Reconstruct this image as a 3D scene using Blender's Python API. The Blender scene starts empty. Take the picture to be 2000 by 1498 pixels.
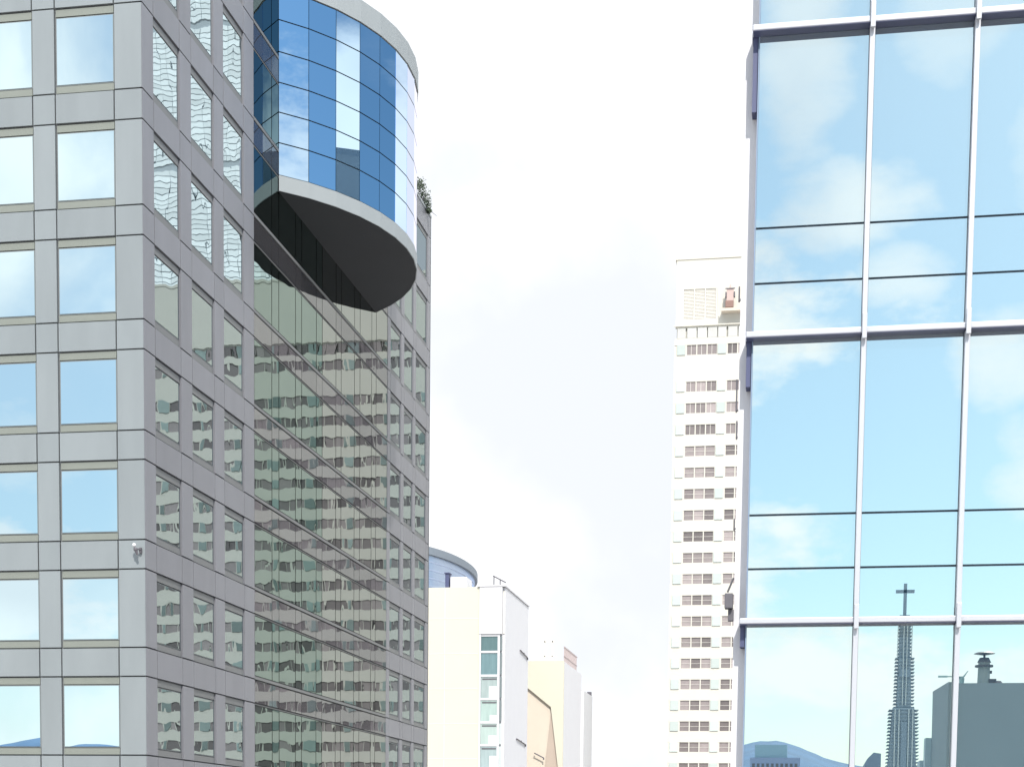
import bpy, math, random
from mathutils import Vector, Matrix
random.seed(7)
PI = math.pi
S = bpy.context.scene
COL = S.collection

# ---------------------------------------------------------------- camera
H = 22.0
cam_d = bpy.data.cameras.new('camera'); cam = bpy.data.objects.new('camera', cam_d); COL.objects.link(cam)
F_PX, PITCH, ROLL, CY, YAW = 3106.16, math.radians(-4.6645), math.radians(.63914), 1883.42, math.radians(10.1)
cam_d.sensor_fit = 'HORIZONTAL'; cam_d.sensor_width = 36.0
cam_d.lens = F_PX / 2000 * 36.0
cam_d.shift_y = (CY - 749) / 2000
cam_d.clip_start = .1; cam_d.clip_end = 12000
rt0 = Vector((math.cos(YAW), math.sin(YAW), 0)); f0 = Vector((-math.sin(YAW), math.cos(YAW), 0)); zz = Vector((0, 0, 1))
fw = f0*math.cos(PITCH) + zz*math.sin(PITCH); up = -f0*math.sin(PITCH) + zz*math.cos(PITCH)
rt = rt0*math.cos(ROLL) + up*math.sin(ROLL); up = -rt0*math.sin(ROLL) + up*math.cos(ROLL)
cam.matrix_world = Matrix(((rt.x, up.x, -fw.x, 0), (rt.y, up.y, -fw.y, 0), (rt.z, up.z, -fw.z, H), (0, 0, 0, 1)))
S.camera = cam

# ---------------------------------------------------------------- exposure, sun, sky
S.view_settings.view_transform = 'Standard'; S.view_settings.look = 'None'
S.view_settings.gamma = 1; S.view_settings.use_curve_mapping = False
S.view_settings.exposure = 0.8
SUN = Vector((-.24, .66, -.66)).normalized()       # direction the light travels
sd = bpy.data.lights.new('sun', 'SUN'); sun = bpy.data.objects.new('sun', sd); COL.objects.link(sun)
sd.energy = 3.0; sd.angle = math.radians(.6); sd.color = (1, .95, .87)
sun.rotation_euler = SUN.to_track_quat('-Z', 'Y').to_euler()
W = bpy.data.worlds.new('World'); S.world = W; W.use_nodes = True
nt = W.node_tree; nt.nodes.clear()
def N(t, **k):
    n = nt.nodes.new(t)
    for a, b in k.items(): setattr(n, a, b)
    return n
def val(sock, v):
    if isinstance(v, (int, float)): sock.default_value = v
    else: nt.links.new(v, sock)
def M(op, a, b=0.0, c=0.0, clamp=False):
    n = N('ShaderNodeMath', operation=op, use_clamp=clamp)
    val(n.inputs[0], a); val(n.inputs[1], b)
    if op in ('MULTIPLY_ADD', 'SMOOTH_MIN', 'SMOOTH_MAX'): val(n.inputs[2], c)
    return n.outputs[0]
def ramp01(x, a, b):                               # smooth 0..1 as x goes a..b
    n = N('ShaderNodeMapRange', interpolation_type='SMOOTHSTEP')
    val(n.inputs['Value'], x); n.inputs['From Min'].default_value = a; n.inputs['From Max'].default_value = b
    return n.outputs[0]
tc = N('ShaderNodeTexCoord')
sep = N('ShaderNodeSeparateXYZ'); nt.links.new(tc.outputs['Generated'], sep.inputs[0])
nz = N('ShaderNodeTexNoise', noise_dimensions='3D'); nz.inputs['Scale'].default_value = 5.5; nz.inputs['Detail'].default_value = 9
nz.inputs['Roughness'].default_value = .58
stretch = N('ShaderNodeMapping'); stretch.inputs['Scale'].default_value = (1, 1, 1.9); stretch.inputs['Location'].default_value = (.35, .1, .42)
nt.links.new(tc.outputs['Generated'], stretch.inputs[0]); nt.links.new(stretch.outputs[0], nz.inputs['Vector'])
nf = nz.outputs['Fac']
az = M('MULTIPLY', M('ARCTAN2', sep.outputs[0], sep.outputs[1]), 180/PI)     # 0 = north, + = east
el = M('MULTIPLY', M('ARCSINE', sep.outputs[2]), 180/PI)
def cloud(a0, e0, sa, se, soft=.9):
    da = M('DIVIDE', M('SUBTRACT', az, a0), sa); de = M('DIVIDE', M('SUBTRACT', el, e0), se)
    d = M('ADD', M('MULTIPLY', da, da), M('MULTIPLY', de, de))
    d = M('ADD', d, M('MULTIPLY', M('SUBTRACT', nf, .5), 3.4))
    return ramp01(d, 1 + soft/2, 1 - soft/2)
nzv = N('ShaderNodeTexNoise'); nzv.inputs['Scale'].default_value = 6.5; nzv.inputs['Detail'].default_value = 8; nzv.inputs['Roughness'].default_value = .5; nzv.inputs['Distortion'].default_value = .3
nt.links.new(tc.outputs['Generated'], nzv.inputs['Vector']); nz2o = nzv.outputs['Fac']
mask = ramp01(M('ADD', nf, M('MULTIPLY', M('SUBTRACT', 14, el), .004)), .50, .66)   # general broken cloud
east = ramp01(M('ABSOLUTE', M('SUBTRACT', az, 80)), 44, 38)                          # clear blue to the east
mask = M('MULTIPLY', mask, M('SUBTRACT', 1, M('MULTIPLY', east, .92)))
azs = M('MULTIPLY', M('ARCTAN2', sep.outputs[0], M('MULTIPLY', sep.outputs[1], -1)), 180/PI)   # 0 = south, + = east
nzf = N('ShaderNodeTexNoise'); nzf.inputs['Scale'].default_value = 26; nzf.inputs['Detail'].default_value = 8; nzf.inputs['Roughness'].default_value = .55
nt.links.new(stretch.outputs[0], nzf.inputs['Vector'])
def wisp(a0, e0, sa, se, op):
    da = M('DIVIDE', M('SUBTRACT', azs, a0), sa); de = M('DIVIDE', M('SUBTRACT', el, e0), se)
    d = M('ADD', M('ADD', M('MULTIPLY', da, da), M('MULTIPLY', de, de)), M('MULTIPLY', M('SUBTRACT', nzf.outputs['Fac'], .5), 3.0))
    return M('MULTIPLY', ramp01(d, 2.1, -.1), op*.85)
for c in ((-.4, 25, 1.5, 3.2, .8), (1.2, 20.6, 2.4, 1.3, .9), (3.0, 18.4, 1.5, .9, .8), (6.6, 15.8, 2.0, 1.3, .9), (8.2, 12.3, 1.8, 1.8, .8), (4.6, 25.5, 2.0, 1.6, .55), (3, 3.5, 9, 3.2, .55), (7.8, 21.5, 1.2, 3, .5), (-25, 21.5, 2.2, 1.4, .9), (-23.6, 17, 1.4, 1.2, .7), (-26.5, 12.5, 2.0, 1.6, .8), (-24, 8, 3.0, 1.5, .8)):
    mask = M('MAXIMUM', mask, wisp(*c))
veil = M('MULTIPLY', M('MULTIPLY', ramp01(M('ABSOLUTE', azs), 60, 46), ramp01(M('ABSOLUTE', azs), 14, 26)), M('ADD', .26, M('MULTIPLY', ramp01(nz2o, .47, .68), .6)))
lowv = M('MULTIPLY', ramp01(M('ABSOLUTE', azs), 50, 40), M('ADD', .14, M('MULTIPLY', ramp01(el, 10, 0), .2)))
mask = M('MAXIMUM', mask, M('ADD', veil, lowv))
for c in ((0, 8, 36, 60), (30, 10, 12, 17), (79, 22.4, 4.3, 3.6, .6), (110, 14, 12, 9.5, .35), (14, 20, 16, 40)):
    mask = M('MAXIMUM', mask, cloud(*c))
sky = N('ShaderNodeTexSky', sky_type='NISHITA'); sky.sun_disc = False
sky.sun_elevation = math.asin(-SUN.z); sky.sun_rotation = math.atan2(-SUN.x, -SUN.y) % (2*PI)
sky.air_density = 1.0; sky.dust_density = .7; sky.ozone_density = 1.2
nz2 = N('ShaderNodeTexNoise'); nz2.inputs['Scale'].default_value = 3.2; nz2.inputs['Detail'].default_value = 6
nt.links.new(tc.outputs['Generated'], nz2.inputs['Vector'])
cr = N('ShaderNodeMix', data_type='RGBA')
cr.inputs['A'].default_value = (5.25, 5.45, 5.8, 1); cr.inputs['B'].default_value = (6.6, 6.7, 6.8, 1)
nt.links.new(ramp01(nz2.outputs['Fac'], .42, .55), cr.inputs['Factor'])
high = ramp01(el, 34, 48)                                                             # unseen bright overcast, added overhead to lift the ambient light
cloudlit = N('ShaderNodeVectorMath', operation='SCALE'); nt.links.new(cr.outputs['Result'], cloudlit.inputs[0])
north = ramp01(M('ABSOLUTE', M('SUBTRACT', az, 4)), 60, 40)
nt.links.new(M('ADD', .98, M('ADD', M('MULTIPLY', high, 1.9), M('MULTIPLY', north, .04))), cloudlit.inputs['Scale'])
mask = M('MAXIMUM', mask, high)
mx = N('ShaderNodeMix', data_type='RGBA')
tame = N('ShaderNodeVectorMath', operation='MULTIPLY'); nt.links.new(sky.outputs[0], tame.inputs[0]); tame.inputs[1].default_value = (.60, .745, .76)
nt.links.new(mask, mx.inputs['Factor']); nt.links.new(tame.outputs[0], mx.inputs['A']); nt.links.new(cloudlit.outputs[0], mx.inputs['B'])
bg = N('ShaderNodeBackground'); bg.inputs['Strength'].default_value = .1
nt.links.new(mx.outputs['Result'], bg.inputs['Color'])
out = N('ShaderNodeOutputWorld'); nt.links.new(bg.outputs[0], out.inputs['Surface'])
S.cycles.caustics_reflective = False; S.cycles.caustics_refractive = False; S.cycles.max_bounces = 10; S.cycles.glossy_bounces = 6; S.cycles.diffuse_bounces = 3

# ---------------------------------------------------------------- materials
def mat(name, col, rough=.6, metal=0.0, var=.08, scale=1.5, stretch=(1, 1, 1), bump=0.0, streak=0.0):
    m = bpy.data.materials.new(name); m.use_nodes = True; t = m.node_tree
    b = t.nodes['Principled BSDF']; b.inputs['Roughness'].default_value = rough; b.inputs['Metallic'].default_value = metal
    g = t.nodes.new('ShaderNodeNewGeometry'); mp = t.nodes.new('ShaderNodeMapping'); mp.inputs['Scale'].default_value = stretch
    t.links.new(g.outputs['Position'], mp.inputs[0])
    n = t.nodes.new('ShaderNodeTexNoise'); n.inputs['Scale'].default_value = scale; n.inputs['Detail'].default_value = 5
    t.links.new(mp.outputs[0], n.inputs['Vector'])
    r = t.nodes.new('ShaderNodeMapRange'); r.inputs['To Min'].default_value = 1-var; r.inputs['To Max'].default_value = 1+var
    t.links.new(n.outputs['Fac'], r.inputs['Value'])
    fac = r.outputs[0]
    # each panel a touch different: random per island
    k = t.nodes.new('ShaderNodeMapRange'); k.inputs['To Min'].default_value = 1-streak; k.inputs['To Max'].default_value = 1+streak
    oi = t.nodes.new('ShaderNodeObjectInfo'); ra = t.nodes.new('ShaderNodeMath'); ra.operation = 'ADD'; fr = t.nodes.new('ShaderNodeMath'); fr.operation = 'FRACT'
    t.links.new(g.outputs['Random Per Island'], ra.inputs[0]); t.links.new(oi.outputs['Random'], ra.inputs[1]); t.links.new(ra.outputs[0], fr.inputs[0])
    t.links.new(fr.outputs[0], k.inputs['Value'])
    mu = t.nodes.new('ShaderNodeMath'); mu.operation = 'MULTIPLY'; t.links.new(fac, mu.inputs[0]); t.links.new(k.outputs[0], mu.inputs[1])
    v = t.nodes.new('ShaderNodeVectorMath'); v.operation = 'SCALE'; v.inputs[0].default_value = col[:3]
    t.links.new(mu.outputs[0], v.inputs['Scale']); t.links.new(v.outputs[0], b.inputs['Base Color'])
    if bump:
        bp = t.nodes.new('ShaderNodeBump'); bp.inputs['Distance'].default_value = bump
        t.links.new(n.outputs['Fac'], bp.inputs['Height']); t.links.new(bp.outputs[0], b.inputs['Normal'])
    return m
def mirror(name, tint, wave=.003, scale=.55, rough=.0, body=(.03, .04, .045), refl=1.0, tvar=.0, graze=None, tilt=0.0):
    """coated glass: a tinted reflection over a dark body; wavy by a gentle bump that differs from pane to pane"""
    m = bpy.data.materials.new(name); m.use_nodes = True; t = m.node_tree
    for n in list(t.nodes): t.nodes.remove(n)
    o = t.nodes.new('ShaderNodeOutputMaterial')
    gl = t.nodes.new('ShaderNodeBsdfGlossy'); gl.inputs['Roughness'].default_value = rough
    df = t.nodes.new('ShaderNodeBsdfDiffuse'); df.inputs['Color'].default_value = (*body, 1)
    mixs = t.nodes.new('ShaderNodeMixShader'); mixs.inputs[0].default_value = refl
    t.links.new(df.outputs[0], mixs.inputs[1]); t.links.new(gl.outputs[0], mixs.inputs[2]); t.links.new(mixs.outputs[0], o.inputs[0])
    g = t.nodes.new('ShaderNodeNewGeometry')
    k = t.nodes.new('ShaderNodeMapRange'); k.inputs['To Min'].default_value = 1-tvar; k.inputs['To Max'].default_value = 1+tvar
    t.links.new(g.outputs['Random Per Island'], k.inputs['Value'])
    v = t.nodes.new('ShaderNodeVectorMath'); v.operation = 'SCALE'; v.inputs[0].default_value = tint
    t.links.new(k.outputs[0], v.inputs['Scale']); t.links.new(v.outputs[0], gl.inputs['Color'])
    if graze:                                   # the coating loses its tint at a grazing angle
        lw = t.nodes.new('ShaderNodeLayerWeight'); lw.inputs['Blend'].default_value = .5
        mr = t.nodes.new('ShaderNodeMapRange'); mr.interpolation_type = 'SMOOTHSTEP'; mr.inputs['From Min'].default_value = graze[0]; mr.inputs['From Max'].default_value = graze[1]
        t.links.new(lw.outputs['Facing'], mr.inputs['Value'])
        mc = t.nodes.new('ShaderNodeMix'); mc.data_type = 'RGBA'; mc.inputs['B'].default_value = (.88, .86, .95, 1)
        t.links.new(mr.outputs[0], mc.inputs['Factor']); t.links.new(v.outputs[0], mc.inputs['A']); t.links.new(mc.outputs['Result'], gl.inputs['Color'])
    if wave:
        n = t.nodes.new('ShaderNodeTexNoise'); n.noise_dimensions = '4D'; n.inputs['Scale'].default_value = scale
        n.inputs['Detail'].default_value = 1.5; n.inputs['Roughness'].default_value = .4
        oi = t.nodes.new('ShaderNodeObjectInfo'); w0 = t.nodes.new('ShaderNodeMath'); w0.operation = 'ADD'
        t.links.new(g.outputs['Random Per Island'], w0.inputs[0]); t.links.new(oi.outputs['Random'], w0.inputs[1])
        w = t.nodes.new('ShaderNodeMath'); w.operation = 'MULTIPLY'; w.inputs[1].default_value = 40
        t.links.new(w0.outputs[0], w.inputs[0]); t.links.new(w.outputs[0], n.inputs['W'])
        t.links.new(g.outputs['Position'], n.inputs['Vector'])
        bp = t.nodes.new('ShaderNodeBump'); bp.inputs['Distance'].default_value = wave; bp.inputs['Strength'].default_value = 1
        t.links.new(n.outputs['Fac'], bp.inputs['Height']); t.links.new(bp.outputs[0], gl.inputs['Normal'])
        if tilt:                                # every pane sits at a hair's different angle
            wn = t.nodes.new('ShaderNodeTexWhiteNoise'); wn.noise_dimensions = '1D'; t.links.new(w.outputs[0], wn.inputs['W'])
            sb = t.nodes.new('ShaderNodeVectorMath'); sb.operation = 'SUBTRACT'; sb.inputs[1].default_value = (.5, .5, .5); t.links.new(wn.outputs['Color'], sb.inputs[0])
            sc = t.nodes.new('ShaderNodeVectorMath'); sc.operation = 'SCALE'; sc.inputs['Scale'].default_value = tilt; t.links.new(sb.outputs[0], sc.inputs[0])
            ad = t.nodes.new('ShaderNodeVectorMath'); ad.operation = 'ADD'; t.links.new(bp.outputs[0], ad.inputs[0]); t.links.new(sc.outputs[0], ad.inputs[1])
            t.links.new(ad.outputs[0], gl.inputs['Normal'])
    return m
MAT = dict(
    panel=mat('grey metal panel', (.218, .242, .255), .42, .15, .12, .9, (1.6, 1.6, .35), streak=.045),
    panel_side=mat('grey metal panel shaded street side', (.18, .184, .208), .42, .15, .12, .9, (1.6, 1.6, .35), streak=.045),  # darker copy of the panel, street side shade put into its colour
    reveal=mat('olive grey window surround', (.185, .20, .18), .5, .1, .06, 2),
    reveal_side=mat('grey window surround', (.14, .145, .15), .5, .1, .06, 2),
    joint=mat('dark joint', (.15, .16, .175), .8), frame=mat('grey window frame', (.17, .19, .20), .5),
    f1glass=mirror('sky blue window glass', (.76, .91, .93), .0012, .5, tilt=.006, tvar=.04),
    f2glass=mirror('street side window glass', (.33, .39, .41), .007, .62, body=(.05, .06, .06), refl=.96, tvar=.05),
    curtain=mirror('curtain wall glass', (.31, .34, .345), .005, .55, tvar=.05),
    curtain_green=mirror('greenish curtain wall glass', (.235, .295, .29), .009, .5, tvar=.06),
    spandrel=mirror('spandrel glass', (.275, .29, .31), .008, .5, rough=.01, body=(.16, .155, .17), refl=.84, tvar=.04),
    drumglass=mirror('deep blue drum glass', (.64, .84, .99), .0012, .4, tvar=.05, graze=(.55, .9)),
    fascia=mat('drum fascia metal', (.25, .275, .29), .6, 0, .04, 2),
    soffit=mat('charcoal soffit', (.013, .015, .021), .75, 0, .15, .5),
    glassR=mirror('pale cyan facade glass', (.90, .97, .92), .0006, .35, tilt=.0012, body=(.08, .17, .27), refl=.87, tvar=.015),
    alu=mat('pale aluminium', (.45, .46, .50), .35, .25, .03, 3),
    alu_dark=mat('blue grey gasket', (.16, .22, .32), .5),
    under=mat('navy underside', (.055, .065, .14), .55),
    white=mat('white render', (.56, .56, .59), .75, 0, .03, .8),
    cream=mat('cream stone cladding', (.515, .495, .415), .8, 0, .04, .3),
    creamT=mat('ivory tile cladding', (.51, .495, .45), .8, 0, .04, .25),
    tan=mat('tan render', (.53, .47, .40), .8, 0, .06, .5),  # balcony colour, also the painted shade on the stepped block
    tan_shade=mat('painted shade brown', (.40, .33, .28), .8, 0, .08, .5),  # cast shade put into a browner tan
    louvre=mat('pale grey louvre', (.62, .60, .56), .6, 0, .05, 2),
    dark=mat('dark metal', (.05, .05, .06), .5, .3, .1, 3),
    darkpaint=mat('charcoal paint', (.09, .085, .10), .6, 0, .1, 4),
    win=mat('grey brown window', (.23, .20, .20), .25, 0, .18, 1.3, streak=.45),
    winpale=mat('pale green bay glass', (.43, .48, .465), .2, 0, .06, .5, streak=.1),
    asphalt=mat('asphalt', (.05, .05, .052), .9, 0, .2, .4),
    pave=mat('pavement', (.48, .46, .43), .85, 0, .1, .8),
)

# ---------------------------------------------------------------- mesh helpers
class MB:
    def __init__(s): s.v = []; s.f = []
    def hexa(s, p):            # 8 corners: bottom loop then top loop
        k = len(s.v); s.v += [tuple(q) for q in p]
        for q in ((3, 2, 1, 0), (4, 5, 6, 7), (0, 1, 5, 4), (1, 2, 6, 5), (2, 3, 7, 6), (3, 0, 4, 7)): s.f.append(tuple(k+i for i in q))
        return s
    def box(s, x0, x1, y0, y1, z0, z1):
        if x0 > x1: x0, x1 = x1, x0
        if y0 > y1: y0, y1 = y1, y0
        return s.hexa([(x0, y0, z0), (x1, y0, z0), (x1, y1, z0), (x0, y1, z0), (x0, y0, z1), (x1, y0, z1), (x1, y1, z1), (x0, y1, z1)])
    def prism(s, pts, z0, z1):  # ccw footprint
        n = len(pts); k = len(s.v)
        s.v += [(x, y, z0) for x, y in pts] + [(x, y, z1) for x, y in pts]
        s.f.append(tuple(k+n-1-i for i in range(n))); s.f.append(tuple(k+n+i for i in range(n)))
        for i in range(n):
            j = (i+1) % n; s.f.append((k+i, k+j, k+n+j, k+n+i))
        return s
    def prism_y(s, pts, y0, y1):  # outline in x,z (any order), extruded in y
        n = len(pts); k = len(s.v)
        s.v += [(x, y0, z) for x, z in pts] + [(x, y1, z) for x, z in pts]
        s.f.append(tuple(k+i for i in range(n))); s.f.append(tuple(k+2*n-1-i for i in range(n)))
        for i in range(n):
            j = (i+1) % n; s.f.append((k+i, k+n+i, k+n+j, k+j))
        return s
    def tube(s, a, b, r0, r1=None, n=10):
        r1 = r0 if r1 is None else r1; a = Vector(a); b = Vector(b); d = (b-a).normalized()
        u = d.orthogonal().normalized(); w = d.cross(u); k = len(s.v)
        for c, r in ((a, r0), (b, r1)):
            for i in range(n): s.v.append(tuple(c + (u*math.cos(2*PI*i/n) + w*math.sin(2*PI*i/n))*r))
        s.f.append(tuple(k+n-1-i for i in range(n))); s.f.append(tuple(k+n+i for i in range(n)))
        for i in range(n):
            j = (i+1) % n; s.f.append((k+i, k+j, k+n+j, k+n+i))
        return s
    def ball(s, c, r, n=10, sq=(1, 1, 1)):
        k = len(s.v); m = n//2
        for i in range(m+1):
            for j in range(n):
                a = PI*i/m; b = 2*PI*j/n
                s.v.append((c[0]+r*sq[0]*math.sin(a)*math.cos(b), c[1]+r*sq[1]*math.sin(a)*math.sin(b), c[2]+r*sq[2]*math.cos(a)))
        for i in range(m):
            for j in range(n):
                q = (j+1) % n; s.f.append((k+i*n+j, k+(i+1)*n+j, k+(i+1)*n+q, k+i*n+q))
        return s
    def build(s, name, m, parent=None, bevel=0):
        me = bpy.data.meshes.new(name); me.from_pydata(s.v, [], s.f); me.update()
        me.materials.append(MAT[m] if isinstance(m, str) else m)
        o = bpy.data.objects.new(name, me); COL.objects.link(o)
        if parent:
            o.parent = parent
            o.matrix_parent_inverse = parent_world(parent).inverted()
        if bevel:
            b = o.modifiers.new('bevel', 'BEVEL'); b.width = bevel; b.segments = 2
        return o
def parent_world(o):
    m = Matrix.Translation(o.location)
    return (parent_world(o.parent) @ o.matrix_parent_inverse @ m) if o.parent else m
def thing(name, label, cat, loc, group=None):
    o = bpy.data.objects.new(name, None); COL.objects.link(o); o.location = loc; o.empty_display_size = .5
    return tag(o, label, cat, group)
def tag(o, label, cat, group=None):
    o['label'] = label; o['category'] = cat
    if group: o['group'] = group
    return o
def struct(o): o['kind'] = 'structure'; return o

# ---------------------------------------------------------------- ground
g = MB(); g.box(-4000, 4000, -3000, 4000, -1, 0); struct(g.build('ground', 'pave'))
g = MB(); g.box(-15, -4, -400, 600, 0.0, .004); g.box(-400, -15, 5, 17, 0.0, .004); g.box(-4, 400, 5, 17, 0.0, .004); struct(g.build('road', 'asphalt'))

# ---------------------------------------------------------------- left office tower
XF, YF = -19.96, 47.0
XW, YE, ROOF = -48.0, 85.1, 54.5
tower = thing('office_tower', 'grey panelled office tower with square windows and a jutting blue glass drum', 'office building', (XF, YF, 0))
BH = .885
BANDS = [23.46, 26.77, 30.04, 33.33, 36.62, 39.98, 43.36, 46.72, 50.08, 53.4]
low = [23.46-3.28*i for i in range(1, 8)][::-1]
core = MB(); core.box(XW, XF-.12, YF+.12, YE-.1, 0, ROOF-.25); core.build('wall', 'joint', tower)

J = .022          # half joint
def f1(mb, u0, u1, z0, z1, dep=0.0, th=.1, j=J):       # slab on the camera facing side, u = distance from the corner
    mb.box(XF-u0-j, XF-u1+j, YF+dep, YF+dep+th, z0+j, z1-j)
def f2(mb, y0, y1, z0, z1, dep=0.0, th=.1, j=J):       # slab on the street side
    mb.box(XF-dep-th, XF-dep, y0+j, y1-j, z0+j, z1-j)
F1W = [(.90, 2.80)]
while F1W[-1][1] < 24: F1W.append((F1W[-1][0]+2.64, F1W[-1][1]+2.64))
F2A = [(47.87, 49.97), (50.95, 52.98), (53.92, 55.93)]
CUR = [57.02, 59.02, 59.85, 61.9, 62.7, 64.67, 65.5, 67.5, 68.3, 70.4, 71.3, 73.3, 74.1, 76.15]
F2B = [(76.75, 78.85), (79.45, 81.35), (81.9, 84.35)]
p1, p2, rv1, rv2 = MB(), MB(), MB(), MB()
allb = low + BANDS
lowsur = MB(); lowglass = MB(); p3 = MB()
def add(dst, src):
    k = len(dst.v); dst.v += src.v; dst.f += [tuple(k+q for q in f) for f in src.f]
DR0, DR1, DRZ0 = 59.87, 73.97, 46.17
for i, zb in enumerate(allb):
    zt = min(zb+BH, ROOF) if i < len(allb)-1 else ROOF
    znext = allb[i+1] if i+1 < len(allb) else None
    # bands
    prev = 0
    for a, b in F1W:
        f1(p1, prev, a, zb, zt); f1(p1, a, b, zb, zt); prev = b
    prev = YF
    for a, b in F2A:
        f2(p2, prev, a, zb, zt); f2(p2, a, b, zb, zt); prev = b
    f2(p2, prev, CUR[0], zb, zt)
    prev = CUR[-1]
    for a, b in F2B:
        f2(p3, prev, a, zb, zt); f2(p3, a, b, zb, zt); prev = b
    f2(p3, prev, YE, zb, zt)
    if znext is None: continue
    z0, z1 = zt, znext
    gs, gh = .24, .25          # sill and head strips
    prev = 0
    vis = zb > 20
    for c, (a, b) in enumerate(F1W):
        f1(p1, prev, a, z0, z1); prev = b
        sr = MB(); f1(sr, a, b, z0, z0+gs, .05); hd = MB(); f1(hd, a, b, z1-gh, z1, .05)
        fr = MB()
        f1(fr, a+.02, b-.02, z0+gs, z1-gh, .07, .05, 0)
        gl = MB(); f1(gl, a+.045, b-.045, z0+gs+.03, z1-gh-.03, .055, .02, 0)
        if vis and c < 3:
            w = fr.build('window', 'frame', tower); gl.build('pane', 'f1glass', w); sr.build('sill', 'reveal', w); hd.build('lintel', 'reveal', w)
        else:
            add(lowsur, sr); add(lowsur, hd); k = len(lowglass.v); lowglass.v += gl.v; lowglass.f += [tuple(k+q for q in f) for f in gl.f]
    prev = YF
    for seg, start in ((F2A, YF), (F2B, CUR[-1])):
        prev = start
        for (a, b) in seg:
            f2(p2 if seg is F2A else p3, prev, a, z0, z1); prev = b
            sr = MB(); f2(sr, a, b, z0, z0+gs, .05); hd = MB(); f2(hd, a, b, z1-gh, z1, .05)
            fr = MB(); f2(fr, a+.02, b-.02, z0+gs, z1-gh, .07, .05, 0)
            gl = MB(); f2(gl, a+.045, b-.045, z0+gs+.03, z1-gh-.03, .055, .02, 0)
            if vis:
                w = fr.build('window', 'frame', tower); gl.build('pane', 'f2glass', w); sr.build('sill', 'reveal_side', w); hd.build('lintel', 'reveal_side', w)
            else:
                add(lowsur, sr); add(lowsur, hd); k = len(lowglass.v); lowglass.v += gl.v; lowglass.f += [tuple(k+q for q in f) for f in gl.f]
        f2(p2 if seg is F2A else p3, prev, CUR[0] if seg is F2A else YE, z0, z1)
    # curtain wall, flush glass on the street side
    if vis:
        sp = MB()
        sg = MB(); f2(sg, CUR[0], CUR[-1], zt, zt+.11, .0, .08, 0); sg.build('sill_strip', 'reveal_side', tower)
        sg = MB(); f2(sg, CUR[0], CUR[-1], znext-.05, znext-.02, .0, .08, 0); sg.build('head_strip', 'reveal_side', tower)
        for c in range(len(CUR)-1):
            a, b = CUR[c], CUR[c+1]
            gm = 'curtain_green' if b < 66 else 'curtain'
            f2(sp, a, b, zb+.01, zt-.03, .01, .06, .02)
            q = MB(); f2(q, a, b, zt+.11, znext-.05, .01, .06, .03)
            q.build('glass_pane' if c % 2 == 0 else 'narrow_pane', gm, tower)
        sp.build('spandrel_glass', 'spandrel', tower)
    else:
        k = len(lowglass.v); q = MB(); f2(q, CUR[0], CUR[-1], zb, znext, .01, .06, .02)
        lowglass.v += q.v; lowglass.f += [tuple(k+x for x in f) for f in q.f]
o = lowglass.build('lower_window', 'f1glass', tower); o['kind'] = 'stuff'
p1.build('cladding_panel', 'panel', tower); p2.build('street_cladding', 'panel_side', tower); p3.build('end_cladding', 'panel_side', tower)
o = lowsur.build('lower_surround', 'reveal', tower); o['kind'] = 'stuff'
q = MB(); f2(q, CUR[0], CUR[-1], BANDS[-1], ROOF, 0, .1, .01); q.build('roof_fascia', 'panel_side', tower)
q = MB(); q.box(XW, XF, YF, YF+.4, ROOF, ROOF+.12); q.box(XF-.4, XF+.03, YF+.4, YE, ROOF, ROOF+.12); q.build('parapet_coping', 'fascia', tower)
q = MB(); q.box(XW-.1, XW, YF, YE, 0, ROOF); q.box(XW, XF, YE-.1, YE, 0, ROOF); q.build('rear_wall', 'panel', tower)
# the drum
CX, CYD, RD = -25.68, 66.92, 9.1
def arc(t, r=RD): a = math.radians(t); return (CX+r*math.cos(a), CYD+r*math.sin(a))
NF = 13; A0 = 51.1; TS = [-A0+2*A0*i/NF for i in range(NF+1)]
drum = MB()
inner = [arc(t, RD-.10) for t in TS]
drum.prism(inner, DRZ0+.1, 54.1); D = drum.build('glass_drum', 'joint', tower)
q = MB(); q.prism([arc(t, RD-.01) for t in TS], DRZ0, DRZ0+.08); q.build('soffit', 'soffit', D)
rows = [46.77, 47.95, 49.06, 50.14, 51.25, 52.4, 53.5]
fas = MB(); par = MB()
for i in range(NF):
    a, b = Vector((*arc(TS[i]), 0)), Vector((*arc(TS[i+1]), 0)); nrm = Vector((math.cos(math.radians((TS[i]+TS[i+1])/2)), math.sin(math.radians((TS[i]+TS[i+1])/2)), 0))
    d = (b-a).normalized()
    def slab(mb, z0, z1, e=.012, out=0.0, th=.06):
        p, r = a+d*e+nrm*out, b-d*e+nrm*out; pi, ri = p-nrm*th, r-nrm*th
        mb.hexa([(pi.x, pi.y, z0), (p.x, p.y, z0), (r.x, r.y, z0), (ri.x, ri.y, z0), (pi.x, pi.y, z1), (p.x, p.y, z1), (r.x, r.y, z1), (ri.x, ri.y, z1)])
    for k in range(6):
        q = MB(); slab(q, rows[k]+.022, rows[k+1]-.022); q.build('pane', 'drumglass', D)
def ring(mb, z0, z1, ro, ri):
    k = len(mb.v); n = NF+1
    for z in (z0, z1):
        for r in (ro, ri): mb.v += [(*arc(t, r), z) for t in TS]
    for i in range(NF):
        a = k+i; mb.f += [(a, a+1, a+2*n+1, a+2*n), (a+n+1, a+n, a+3*n, a+3*n+1), (a+2*n, a+2*n+1, a+3*n+1, a+3*n), (a+1, a, a+n, a+n+1)]
ring(fas, DRZ0+.02, 46.76, RD+.03, RD-.09); ring(par, 53.52, 54.35, RD+.04, RD-.35)
fas.build('fascia', 'fascia', D); par.build('parapet', 'fascia', D)

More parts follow.
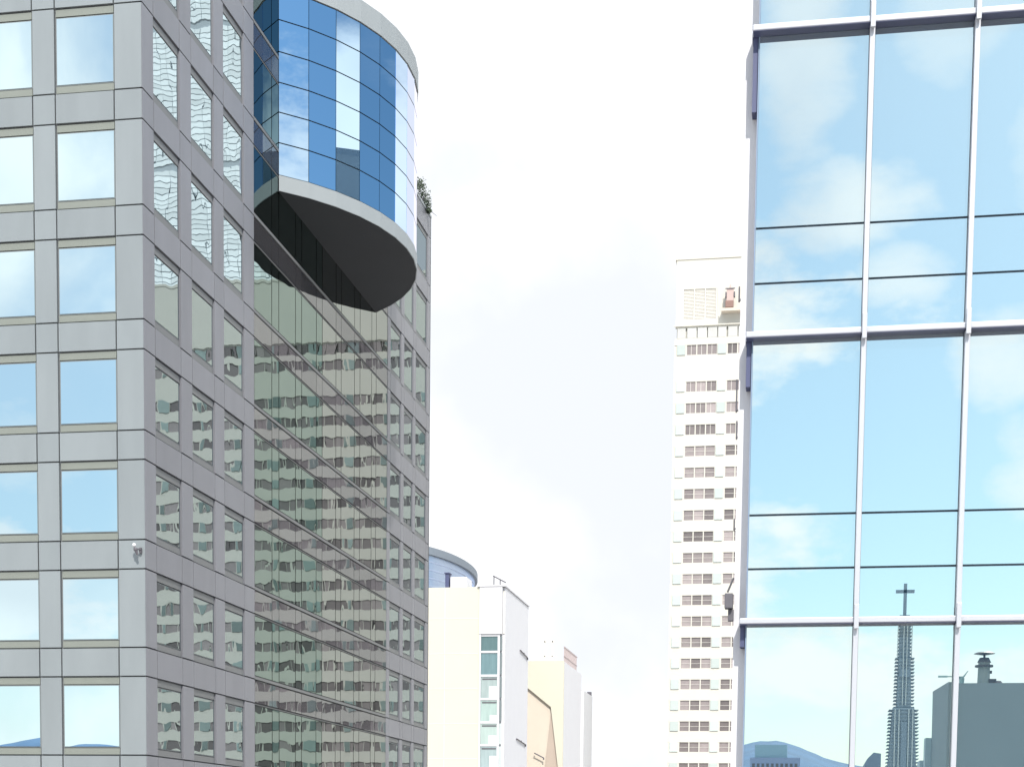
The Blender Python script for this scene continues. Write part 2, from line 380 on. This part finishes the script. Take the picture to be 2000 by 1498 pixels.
# small things on the tower
t = thing('security_camera', 'small white and dark camera fixed to the grey corner pier of the office tower', 'camera', (-20.2, 47, 30.6))
q = MB(); q.box(-20.13, -20.07, 46.9, 47.0, 30.5, 30.66); q.tube((-20.09, 46.9, 30.6), (-20.22, 46.72, 30.62), .025); q.build('bracket', 'darkpaint', t)
q = MB(); q.ball((-20.22, 46.74, 30.71), .062, 12); q.build('white_cap', 'white', t)
q = MB(); q.ball((-20.18, 46.76, 30.58), .07, 12, (1, 1, .9)); q.tube((-20.17, 46.76, 30.55), (-20.13, 46.78, 30.42), .05, .03); q.build('body', 'darkpaint', t)
t = thing('rooftop_shrub', 'dark green shrub leaning over the roof edge beside the glass drum', 'plant', (-20.1, 83.3, ROOF+.12))
leafm = mat('dark leaf', (.045, .065, .04), .7, 0, .5, 6, streak=.6)
q = MB()
for i in range(7):
    a = random.uniform(0, 6.28); q.tube((-20.1, 83.3, ROOF+.12), (-20.05+.25*math.cos(a), 83.2+.45*math.sin(a), ROOF+random.uniform(.5, 1.0)), .025, .01, 6)
q.tube((-20.0, 83.6, ROOF+.1), (-19.5, 84.4, ROOF-.15), .02, .008, 5); q.build('stem', 'darkpaint', t)
lf = MB()
for c, r in (((-20.25, 82.5, ROOF+.75), .28), ((-20.1, 83.0, ROOF+.95), .36), ((-20.0, 83.5, ROOF+.6), .38), ((-19.95, 83.9, ROOF+.35), .30), ((-19.8, 83.9, ROOF-.05), .16), ((-20.2, 82.2, ROOF+.5), .2)):
    for i in range(240):
        v = Vector([random.gauss(0, 1) for _ in range(3)]).normalized()*r*random.uniform(.3, 1.1)+Vector(c)
        e1 = Vector([random.gauss(0, 1) for _ in range(3)]).normalized()*.055; e2 = e1.orthogonal().normalized()*.03
        k = len(lf.v); lf.v += [tuple(v-e1), tuple(v+e2), tuple(v+e1), tuple(v-e2)]; lf.f.append((k, k+1, k+2, k+3))
lf.build('foliage', leafm, t)

# ---------------------------------------------------------------- right glass building
YR, XL, XR2 = 21.7, -.75, 14.0
RB = thing('glass_office_block', 'near office block of pale blue mirror glass with silver mullions and projecting ledges', 'office building', (XL, YR, 0))
q = MB(); q.box(XL+.02, XR2, YR+.06, 40, 0, 44.5); q.build('wall', 'alu_dark', RB)
q = MB(); q.box(-.925, -.762, 21.95, 23.0, 0, 44.8); q.box(-.925, 6, 23.7, 40, 0, 44.8); q.build('side_pier', 'white', RB)
MUL = [.68, 1.975, 3.27, 4.56, 5.85, 7.14, 8.43, 9.72, 11.0, 12.3]
CAPS = [(40.0, 3), (36.2, 3), (32.4, 3), (28.57, 3), (24.89, 3), (21.15, 3), (17.4, 3)]
TR = {32.4: (29.92, 29.22), 28.57: (26.25, 25.55), 24.89: (22.55, 21.85), 36.2: (33.7, 33.0), 21.15: (18.75, 18.05), 40.0: (37.5, 36.8)}
stuffp = MB()
for i in range(len(CAPS)-1):
    zt = CAPS[i][0]-.07; zb = CAPS[i+1][0]; lv = [zt] + list(TR[CAPS[i][0]]) + [zb]
    xs = [XL] + MUL
    for c in range(len(xs)-1):
        for k in range(3):
            q = MB(); a = xs[c]+(.012 if c == 0 else .04); b = xs[c+1]-.04
            z1, z0 = lv[k]-(.014 if k else 0), lv[k+1]+(.014 if k < 2 else 0)
            q.box(a, b, YR, YR+.03, z0, z1)
            if c < 3 and 21 < z1 < 37 and z0 > 20: q.build('glass_pane', 'glassR', RB)
            else:
                kk = len(stuffp.v); stuffp.v += q.v; stuffp.f += [tuple(kk+x for x in f) for f in q.f]
o = stuffp.build('outer_glazing', 'glassR', RB)
for zc, _ in CAPS:
    q = MB(); q.box(XL-.08, XR2, YR-.17, YR-.002, zc-.075, zc); q.build('ledge', 'alu', RB, bevel=.012)
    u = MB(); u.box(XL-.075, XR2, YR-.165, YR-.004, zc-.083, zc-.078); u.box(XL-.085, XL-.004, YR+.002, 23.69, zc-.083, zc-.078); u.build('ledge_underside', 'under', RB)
    q = MB(); q.box(XL-.09, XL-.002, YR+.0, 23.69, zc-.076, zc); q.build('side_ledge', 'alu', RB)
for zc, hh in ((36.2, 1.1), (32.4, .92), (28.57, .57), (24.89, .27), (21.15, .2)):  # added dark strips in place of the shaded undersides at the ledge ends
    q = MB(); q.box(XL-.075, XL-.012, YR+.02, 21.94, zc-.084-hh, zc-.084); q.build('ledge_end_shade', 'under', RB)
for xm in MUL:
    q = MB()
    for i in range(len(CAPS)-1):
        zt, zb = CAPS[i][0], CAPS[i+1][0]
        q.box(xm-.034, xm+.034, YR-.13, YR+.02, zb+.002, zt-.09)
        q.box(xm-.030, xm+.034, YR-.215, YR-.171, zt-.16, zt+.16)
    q.build('mullion', 'alu', RB, bevel=.01)
q = MB(); q.box(XL+.001, XL+.018, YR+.06, 23.69, 0, 44.5); q.build('side_panel', 'white', RB)
q = MB(); q.box(XL-.006, XL+.010, YR-.01, YR+.05, 0, 44); q.build('edge_trim', 'alu_dark', RB)
# fittings on the white pier
t = thing('floodlight', 'black floodlight on a slanting arm fixed to the edge of the white pier', 'lamp', (-.93, 21.93, 25.1))
q = MB(); q.tube((-.935, 21.9, 25.47), (-1.01, 21.86, 25.28), .013); q.build('arm', 'dark', t)
q = MB(); q.box(-1.045, -.935, 21.8, 21.95, 25.06, 25.26); q.build('lamp_head', 'darkpaint', t, bevel=.01)
q = MB(); q.box(-1.0, -.925, 21.88, 21.96, 24.9, 25.06); q.build('wall_box', 'darkpaint', t, bevel=.01)
for n, (z0, z1, x, lab) in enumerate(((27.65, 28.08, -.95, 'thin dark conduit on the white pier, longest of the four'), (27.30, 27.54, -.94, 'thin dark conduit on the white pier, just below the longest'),
                        (26.10, 26.26, -.945, 'short dark conduit on the white pier above the floodlight'), (29.08, 29.28, -.945, 'short dark conduit on the white pier beside the red brown roof unit'))):
    q = MB(); q.tube((x, 21.95, z0), (x, 21.95, z1), .011); q.box(x-.005, -.925, 21.93, 21.97, z0+.02, z0+.04)
    tag(q.build('conduit', 'darkpaint'), lab, 'pipe', 'conduits on the white pier')

# ---------------------------------------------------------------- long ivory tower block
TY, TX0, TX1, TTOP = 240.0, -19.6, 68.0, 106.3
T = thing('apartment_tower', 'tall ivory tower with rows of grey windows, seen beside the white pier', 'tower block', (TX0, TY, 0))
core = MB(); core.box(TX0+.3, TX1-.3, TY+.35, TY+18, 0, TTOP-.5); core.build('wall', 'creamT', T)
rowz = [92.96] + [87.72-3.08*i for i in range(28)]
P = 5.93
wall = MB(); prevz = 96.2
wallp = MB(); rest = MB(); restp = MB(); restd = MB(); resth = MB()
edges = sorted(rowz, reverse=True)
top = 94.3
for r in edges:
    wall.box(TX0, TX1, TY, TY+.36, r+.71, top); top = r-.71
wall.box(TX0, TX1, TY, TY+.36, 0, top)
wall.box(TX0+.1, TX1-.1, TY+.05, TY+.36, 94.3, 94.65); wall.box(TX0+.1, TX1-.1, TY+.05, TY+.36, 96.1, 97.2)
wall.box(TX0+.15, TX1-.15, TY+.1, TY+.36, 101.6, TTOP)
wall.box(TX0+.15, TX0+1.1, TY+.1, TY+.36, 97.2, 101.6); wall.box(TX0+6.1, TX1-.15, TY+.1, TY+.36, 97.2, 101.6)
nb = 15
for b in range(nb):
    x0 = TX0+.4+P*b
    for r in edges:
        near = b < 2 and r > 30
        xs = [x0+1.45+1.5*i for i in range(3)]
        # piers
        cur = x0+1.2
        for x in xs: wallp.box(cur, x, TY+.02, TY+.34, r-.71, r+.71); cur = x+1.34
        wallp.box(cur, min(x0+P, TX1), TY+.02, TY+.34, r-.71, r+.71)
        for i, x in enumerate(xs):
            m = MB(); m.box(x, x+1.34, TY+.14, TY+.17, r-.71, r+.71)
            if near and x < -9.4:
                w = m.build('window', 'win', T)
                fr = MB(); fr.box(x, x+1.34, TY+.09, TY+.135, r-.04, r+.0) if r < 80 else fr.box(x+.6, x+.65, TY+.09, TY+.135, r-.71, r+.71)
                fr.build('glazing_bar', 'louvre', w)
            else:
                k = len(rest.v); rest.v += m.v; rest.f += [tuple(k+q for q in f) for f in m.f]
        m = MB(); m.box(x0, x0+1.2, TY-.12, TY+.2, r-.7, r+.7)
        if near: m.build('bay_window', 'winpale', T)
        else: add(restp if b < 2 else restd, m)
    # upper pale windows and louvres
    for i in range(3):
        x = x0+1.45+1.5*i
        (resth if b < 2 else rest).box(x, x+1.34, TY+.03, TY+.2, 94.66, 96.09)
    (resth if b < 2 else restd).box(x0, x0+1.2, TY+.03, TY+.2, 94.66, 96.09)
wallp.box(TX0+.02, TX0+.4, TY+.02, TY+.34, 0, 93.6)
wall.build('facade', 'creamT', T); wallp.build('pier', 'creamT', T)
o = rest.build('far_window', 'win', T); o['kind'] = 'stuff'
resth.build('upper_window_band', mat('ivory glass', (.46, .46, .45), .4, 0, .05, 1, streak=.08), T)
o = restp.build('far_bay_window', 'winpale', T); o['kind'] = 'stuff'
o = restd.build('green_bay_window', mat('grey green bay glass', (.22, .27, .26), .3, 0, .15, 1, streak=.3), T); o['kind'] = 'stuff'
lv = MB()
for i in range(22): lv.box(TX0+1.1, TX0+6.0, TY+.2, TY+.3, 97.25+.2*i, 97.37+.2*i)
for x in (TX0+1.1, TX0+2.7, TX0+4.3, TX0+5.95): lv.box(x, x+.12, TY+.1, TY+.2, 97.2, 101.6)
lv.build('louvre_screen', 'louvre', T)
q = MB(); q.box(TX0-.05, TX1+.05, TY-.02, TY+18, TTOP-.5, TTOP-.2); q.build('roof_slab', 'creamT', T)
q = MB(); q.box(TX0-.15, TX1, TY-.2, TY-.02, 96.3, 96.45); q.build('string_course', 'creamT', T)
q = MB(); q.box(-12.8, -9.6, TY-1.3, TY, 97.9, 98.3); q.box(-12.8, -12.7, TY-1.3, TY-1.2, 98.3, 98.9); q.box(-9.7, -9.6, TY-1.3, TY-1.2, 98.3, 98.9)
q.build('balcony', 'tan', T)
redm = mat('red brown paint', (.20, .12, .10), .6, 0, .2, 3)
t = thing('roof_unit', 'small red brown and grey machine standing on the ledge near the tower top', 'machine', (-11.6, TY-.8, 98.3))
q = MB(); q.box(-12.25, -11.1, TY-1.1, TY-.3, 98.45, 99.4); q.build('base_box', redm, t, bevel=.04)
q = MB(); q.box(-12.1, -11.1, TY-1.0, TY-.4, 99.4, 101.1); q.tube((-11.6, TY-.7, 101.1), (-11.6, TY-.7, 101.8), .18, .06); q.build('casing', mat('pinkish grey paint', (.42, .32, .30), .6), t, bevel=.04)
q = MB(); q.box(-12.3, -12.12, TY-1.1, TY-.5, 99.9, 100.6); q.box(-11.08, -10.9, TY-1.1, TY-.5, 99.9, 100.6); q.box(-12.3, -10.9, TY-1.08, TY-1.01, 101.0, 101.15); q.build('side_fan', 'darkpaint', t)
q = MB(); q.tube((-19.7, TY, 105.6), (-20.1, TY, 107.0), .09); q.tube((-19.9, TY, 106.3), (-19.6, TY, 106.3), .06); tag(q.build('roof_rod', 'louvre'), 'faint grey rod at the top corner of the ivory tower', 'rod')

# pale gridded tower behind it, seen mirrored in the street side windows
G = thing('gridded_tower', 'pale grey tower of fine square panels, seen mirrored in the upper street side windows', 'tower block', (41, 262, 0))
gm = mat('pale grid panel', (.80, .84, .87), .5, 0, .05, .3, streak=.12)
q = MB(); q.box(39.0, 74, 262.2, 280, 0, 186); q.build('wall', mat('grey panel joint', (.42, .46, .50), .8), G)
q = MB()
zc = 100.0; kk = 0
while zc < 184:
    for i in range(18):
        x = 38.95+i*1.95
        q.box(x+.05, x+1.90, 262.0, 262.15, zc+.07, zc+.83)
    zc += .9; kk += 1
    if kk % 24 == 11: zc += .9
q.build('panel_grid', gm, G)

# ---------------------------------------------------------------- cream buildings down the street
B = thing('cream_block', 'cream building with a vertical strip of corner windows, nearest in the gap', 'building', (-27.8, 150, 0))
q = MB(); q.box(-52, -30.22, 150, 163.5, 0, 45.35); q.build('front_wall', 'cream', B)
q = MB(); q.box(-30.2, -27.8, 150.3, 163.5, 0, 45.3); q.build('side_wall', 'white', B)
q = MB(); q.box(-30.2, -28.03, 149.85, 150.28, 40.95, 45.3); q.box(-30.2, -30.05, 149.9, 150.28, 20, 40.94); q.build('white_panel', 'white', B)
q = MB(); q.box(-27.99, -27.82, 150.2, 150.29, 41, 45.0); q.build('shadow_gap', 'louvre', B)
zs = [40.83, 39.28, 37.06, 34.85, 32.65, 30.5, 28.3, 26.1, 23.9, 21.7]
tones = [(.10, .16, .17), (.14, .22, .24), (.30, .36, .36), (.33, .42, .40), (.36, .44, .42), (.30, .37, .38), (.3, .36, .36), (.3, .36, .36), (.3, .36, .36)]
for i in range(9):
    z1, z0 = zs[i]-.10, zs[i+1]+.10
    wm = mat('teal window %d' % i, tones[i], .15, 0, .22, 1.1, (3, 1, .4))
    m = MB(); m.box(-30.04, -28.45, 150.05, 150.12, z0, z1); w = m.build('window', wm, B)
    if i > 1:
        h = (z1-z0)
        c = MB(); c.box(-29.25+.1*(i % 2), -28.47, 150.02, 150.045, z0+.02, z0+h*(.30+.25*((i*7) % 3)/2)); c.build('blind', 'white', w)
        c = MB(); c.box(-29.9, -28.5, 150.02, 150.045, z1-.28, z1-.16); c.build('blind_rail', 'darkpaint', w)
    m = MB(); m.box(-28.22, -28.02, 150.05, 150.12, z0, z1); m.build('side_light', mat('dark side light %d' % i, (.16, .19, .20) if i < 4 else (.45, .5, .5), .3), B)
q = MB(); q.box(-28.44, -28.24, 149.98, 150.14, 20, 40.93)
for z in zs: q.box(-30.04, -28.45, 149.98, 150.14, z-.1, z+.1)
q.build('window_frame', 'white', B)
q = MB()
for z in (42.4, 39.1, 35.8, 32.5, 29.2): q.box(-52, -30.3, 149.985, 150.0, z, z+.05)
for x in (-33.6, -37.2): q.box(x, x+.05, 149.985, 150.0, 20, 45.2)
q.build('joint_line', 'louvre', B)
q = MB(); q.box(-30.4, -27.7, 149.8, 163.6, 45.36, 45.5); q.build('roof_slab', 'white', B)
q = MB(); q.box(-33.2, -31.6, 150.5, 153, 45.36, 46.4); tag(q.build('roof_box', 'white', bevel=.03), 'small white plant box on the cream building roof', 'roof box')
q = MB(); q.box(-33.65, -33.3, 150.3, 151.2, 45.36, 46.7); q.box(-33.75, -33.2, 150.2, 151.3, 46.7, 46.8); tag(q.build('roof_vent', 'under', bevel=.02), 'dark blue vent post standing beside the white plant box', 'vent')
q = MB(); q.tube((-28.9, 150.2, 45.45), (-28.9, 150.2, 46.35), .05); q.tube((-29.0, 150.2, 46.4), (-27.75, 150.2, 45.75), .06); q.tube((-28.3, 150.2, 45.45), (-28.3, 150.2, 46.0), .05); tag(q.build('roof_antenna', 'darkpaint'), 'small dark slanting antenna at the roof corner of the cream building', 'antenna')
for a, b, lab in (((-27.72, 158.45, 40.38), (-27.72, 162.75, 40.1), 'upper dark wall bracket on the shaded white side wall'), ((-27.72, 156.96, 31.52), (-27.72, 162.1, 31.25), 'lower dark wall bracket on the shaded white side wall')):
    q = MB(); q.tube(a, b, .06); q.tube((a[0], a[1], a[2]-.02), (-27.8, a[1], a[2]-.02), .07); q.tube(b, (b[0], b[1], b[2]-.22), .07); q.tube((b[0], (a[1]+b[1])/2, (a[2]+b[2])/2+.12), (b[0], (a[1]+b[1])/2, (a[2]+b[2])/2-.05), .06)
    tag(q.build('wall_bracket', 'darkpaint'), lab, 'bracket', 'brackets on the white side wall')

B2 = thing('stepped_block', 'cream building with slanting shade painted tan on its lower wall and a brown roof fence', 'building', (-27.93, 190, 0))
q = MB(); q.prism_y([(-52, 0), (-28.45, 0), (-28.6, 31), (-29.45, 37.3), (-32.2, 39.5), (-52, 39.5)], 190.12, 190.3); q.build('shade_wall', 'tan', B2)  # sloping outline of a cast shadow, its shade put into the tan colour
q = MB(); q.prism_y([(-29.5, 0), (-28.3, 0), (-28.5, 30.1), (-29.42, 37.15), (-30.1, 30.1)], 190.02, 190.11); q.build('shade_wedge', 'tan_shade', B2)  # wedge of cast shade built as a brown slab
q = MB(); q.prism_y([(-52, 39.5), (-32.2, 39.5), (-29.45, 37.3), (-28.5, 30.1), (-28.3, 0), (-27.93, 0), (-27.93, 42.75), (-52, 42.75)], 189.8, 190.11); q.build('front_wall', 'cream', B2)
q = MB(); q.box(-52, -27.95, 190.31, 205.6, 0, 42.7); q.build('side_wall', 'white', B2)
q = MB()
for x in (-30.45, -29.5): q.box(x, x+.14, 190.4, 190.6, 42.7, 45.15)
q.box(-30.75, -29.2, 190.4, 190.6, 45.0, 45.2); q.box(-32.2, -28.9, 190.4, 190.6, 43.3, 43.4); q.build('roof_frame', 'louvre', B2)
q = MB()
for i in range(20): q.box(-28.05, -27.97, 190.4+i*.55, 190.4+i*.55+.22, 42.7, 44.4)
q.box(-28.06, -27.96, 190.3, 201.6, 44.35, 44.5); q.box(-28.06, -27.96, 190.3, 201.6, 43.3, 43.4); q.build('roof_fence', mat('pink brown louvre', (.40, .34, .34), .7), B2)
q = MB(); q.tube((-31.3, 189.6, 31.8), (-30.2, 189.6, 31.25), .07); q.tube((-31.3, 189.6, 31.8), (-31.3, 189.8, 31.8), .07); q.tube((-30.2, 189.6, 31.25), (-30.2, 189.6, 31.0), .07)
tag(q.build('wall_bracket', 'darkpaint'), 'dark wall bracket on the lower wall painted tan for shade', 'bracket', 'brackets on the white side wall')

B3 = thing('white_block', 'slim white building farthest down the gap, stepped at the top', 'building', (-30.3, 235, 0))
q = MB(); q.box(-60, -33.25, 235, 250, 0, 44.3); q.build('front_wall', 'white', B3)
q = MB(); q.box(-33.2, -31.55, 235.02, 245, 0, 43.3); q.build('side_wing', mat('pale grey render', (.57, .57, .59), .8), B3)
q = MB(); q.box(-32.2, -31.6, 243.5, 244.3, 43.3, 43.9); q.build('roof_vent', 'darkpaint', B3)

# blue glass oval building
OV = thing('oval_glass_building', 'distant oval building of blue glass under a dark slate eave, rising behind the cream roof', 'office building', (-45.7, 190, 0))
def ell(a, b, n=64): return [(-45.7+a*math.cos(2*PI*i/n), 190+b*math.sin(2*PI*i/n)) for i in range(n)]
q = MB(); q.prism(ell(6.0, 15.6), 0, 53.4); q.build('glass_wall', mirror('lavender blue glass', (.55, .66, .88), 0, .5, rough=.35), OV)
q = MB(); q.prism(ell(6.35, 16.2), 53.35, 54.2); q.build('eave', mat('slate eave', (.16, .19, .23), .6), OV)
q = MB()
for i in range(12): q.prism(ell(6.05, 15.68), 52.6-i*.9, 52.68-i*.9)
q.build('glazing_line', mat('blue grey line', (.30, .36, .50), .5), OV)

# ---------------------------------------------------------------- behind the camera: what the mirror glass shows
def V(Yv): return 43.4-Yv          # distance seen in the glass -> where it really stands
CH = thing('church_spire', 'stepped lattice church spire topped by a tall cross, mirrored in the right glass wall', 'church tower', (15.2, V(250), 0))
yc = V(250)
spm = mat('blue grey stone', (.20, .26, .31), .7, 0, .2, 1.2); spl = mat('pale stone rib', (.34, .40, .42), .7); spd = mat('dark slate', (.13, .18, .23), .7)
q = MB()
tiers = [(15.2, 1.0, 1.0, 49.1, 54.25), (15.28, 1.3, 1.3, 41.6, 49.1), (15.28, 1.9, 1.75, 24, 41.6)]
q.prism_y([(14.4, 49), (16.0, 49), (15.95, 54.2), (14.45, 54.2)], yc-1, yc+1)
q.prism_y([(14.2, 41.5), (16.35, 41.5), (16.1, 49.1), (14.4, 49.1)], yc-1.3, yc+1.3)
q.prism_y([(12.6, 0), (18.0, 0), (17.4, 30), (16.8, 41.6), (13.7, 41.6), (13.0, 30)], yc-1.8, yc+1.8)
q.build('shaft', spm, CH)
q = MB()
for x0, x1, z0, z1, yy in ((14.25, 16.15, 49.2, 54.0, 1.12), (13.88, 16.68, 41.7, 49.0, 1.42), (13.1, 17.4, 22, 41.4, 1.95)):
    z = z0
    while z < z1:
        wd = (z1-z)/(z1-z0)*(.55 if z1 < 42 else .12)
        q.box(x0-wd, x1+wd, yc-yy, yc+yy, z, z+.10); z += .52
q.build('fin', spd, CH)
q = MB()
for x in (14.95, 15.45): q.box(x, x+.13, yc+1.43, yc+1.6, 42, 53.8)
for x in (13.9, 14.5, 15.9, 16.5): q.box(x, x+.15, yc+1.96, yc+2.1, 22, 41.4)
q.box(14.1, 14.22, yc+.95, yc+1.15, 49, 54); q.box(16.16, 16.28, yc+.95, yc+1.15, 49, 54)
q.build('rib', spl, CH)
q = MB(); q.box(14.9, 15.75, yc+1.96, yc+2.02, 30, 39.5); q.box(14.5, 16.1, yc+1.45, yc+1.55, 46.2, 47.4); q.build('belfry_opening', spd, CH)
q = MB(); q.box(14.96, 15.44, yc-.22, yc+.22, 54.2, 60.55); q.box(13.8, 16.55, yc-.22, yc+.22, 59.17, 59.63); q.box(14.45, 15.95, yc-.5, yc+.5, 55.65, 55.85); q.box(14.2, 16.2, yc-1, yc+1, 54.2, 54.3)
q.build('cross', spd, CH)

BK = thing('plain_block', 'blank grey green building with a roof ventilator, mirrored in the right glass wall', 'building', (15.7, V(180), 0))
yb = V(180)
q = MB(); q.prism([(15.7, yb), (14.98, yb-11.6), (40, yb-11.6), (40, yb)][::-1], 0, 39.0); q.build('wall', mat('grey green render', (.13, .172, .195), .8, 0, .05, .2), BK)
q = MB(); q.box(14.3, 15.6, yb-14, yb-11.62, 0, 33.7); q.box(13.9, 14.9, yb-18, yb-14.01, 0, 31.2); q.build('lower_wing', mat('blue grey render', (.24, .32, .36), .8), BK)
t = thing('roof_ventilator', 'squat roof ventilator under a flat disc cap on the blank mirrored building', 'ventilator', (19.5, yb-3, 39))
q = MB(); q.tube((19.5, yb-3, 39), (19.5, yb-3, 41.5), .68, .62, 16); q.build('shaft', mat('weathered grey', (.2, .24, .24), .7), t)
q = MB(); q.tube((19.5, yb-3, 41.0), (19.5, yb-3, 41.2), .98, .98, 16); q.tube((19.5, yb-3, 41.5), (19.5, yb-3, 42.0), .75, .5, 16); q.box(19.9, 20.35, yb-3.2, yb-2.8, 40.3, 40.6); q.build('collar', 'dark', t)
q = MB(); q.tube((19.5, yb-3, 42.0), (19.5, yb-3, 42.5), .12); q.tube((19.5, yb-3, 42.45), (19.5, yb-3, 42.6), 1.15, .8, 20); q.tube((19.5, yb-3, 42.3), (19.5, yb-3, 42.45), .35, 1.15, 20); q.build('disc_cap', 'dark', t)
q = MB(); q.tube((20.9, yb-3, 39.0), (20.9, yb-3, 39.5), .8, .45, 14); q.box(20.0, 20.8, yb-3.5, yb-2.5, 39.0, 39.7); tag(q.build('roof_hump', 'dark', bevel=.03), 'low dark hump of ducting beside the roof ventilator', 'duct')
q = MB(); q.box(15.0, 16.0, yb-5, yb-4.8, 39.95, 40.15); q.box(16.0, 17.2, yb-5, yb-4.8, 40.0, 40.1); q.box(16.6, 17.5, yb-5, yb-4.8, 39.95, 40.2); q.tube((17.35, yb-4.9, 39.0), (17.35, yb-4.9, 40.0), .22, .3, 8); q.tube((17.35, yb-4.9, 39.9), (18.0, yb-4.9, 40.8), .12, .04, 8)
tag(q.build('roof_mast', mat('teal metal', (.22, .33, .34), .6)), 'spindly antenna with a slanted arm on the mirrored roof edge', 'antenna')

DB = thing('distant_block', 'dark blue stepped block in front of the mirrored hill', 'building', (-12, V(800), 0))
yd = V(800); dm = mat('slate blue wall', (.13, .18, .30), .8, 0, .1, .05)
q = MB(); q.box(-24.1, .3, yd-12, yd, 0, 61.1); q.build('wall', dm, DB)
q = MB(); q.box(-21.8, -6.1, yd-11, yd-1, 61.1, 67.4); q.build('upper_storey', mat('teal blue wall', (.14, .24, .32), .8), DB)
q = MB()
for i in range(10): q.box(-23+i*2.3, -21.7+i*2.3, yd, yd+.1, 56.2, 58.2); q.box(-23+i*2.3, -21.7+i*2.3, yd, yd+.1, 52, 54)
q.build('window_row', 'dark', DB)
q = MB(); ys = V(300); q.prism_y([(11.9, 0), (14.6, 0), (14.6, 37.4), (13.3, 37.6), (12.4, 36.7), (11.7, 35.4)], ys-8, ys); q.box(12.6, 13.0, ys, ys+.05, 34, 36); tag(q.build('small_block', mat('dark slate wall', (.10, .14, .20), .8)), 'small dark block with a slanted roof left of the mirrored spire', 'building')

q = MB(); q.box(90, 98, 80, 92, 0, 93.0); q.box(92, 96, 82, 90, 93.0, 94.5)
tag(q.build('dark_tower', mat('dark blue grey tower', (.12, .17, .22), .7, 0, .2, .2)), 'dark square tower mirrored low in one facet of the glass drum', 'tower block')

# the hill behind
hv, hf = [], []
prof = [(-3000, 60), (-2200, 120), (-1700, 175), (-1350, 150), (-1180, 176), (-1050, 160), (-700, 120), (-400, 110), (-160, 118), (-110, 146), (-88, 163), (-68, 168.5), (-37, 170.2), (-17, 166.3), (5, 158), (22, 150.8), (45, 141), (68, 136), (95, 131), (122, 127), (160, 110), (300, 80), (700, 60), (1600, 40), (2600, 30)]
import bisect
def hz(x):
    i = max(1, min(len(prof)-1, bisect.bisect([p[0] for p in prof], x))); a, b = prof[i-1], prof[i]
    t = (x-a[0])/(b[0]-a[0]); t = t*t*(3-2*t) if b[0]-a[0] > 100 else t
    return a[1]+(b[1]-a[1])*t
xs = [-3000+i*12 for i in range(467)]
yr = [-1700, -1900, -2100, -2300, -2456, -2600, -2900]; pr = [0, .28, .55, .84, 1.0, .8, 0]
for j, (y, s) in enumerate(zip(yr, pr)):
    for x in xs:
        jit = math.sin(x*.05+j)*4*s*(1-s)+random.uniform(-.6, .6)*s
        hv.append((x, y, hz(x*(1 if s == 1 else .97))*s+jit))
n = len(xs)
for j in range(len(yr)-1):
    for i in range(n-1): hf.append((j*n+i, j*n+i+1, (j+1)*n+i+1, (j+1)*n+i))
hb = MB(); hb.v = hv; hb.f = hf
struct(hb.build('hill', mat('haze blue wooded hill', (.045, .10, .19), .95, 0, .4, .02)))  # distance haze put into the blue base colour
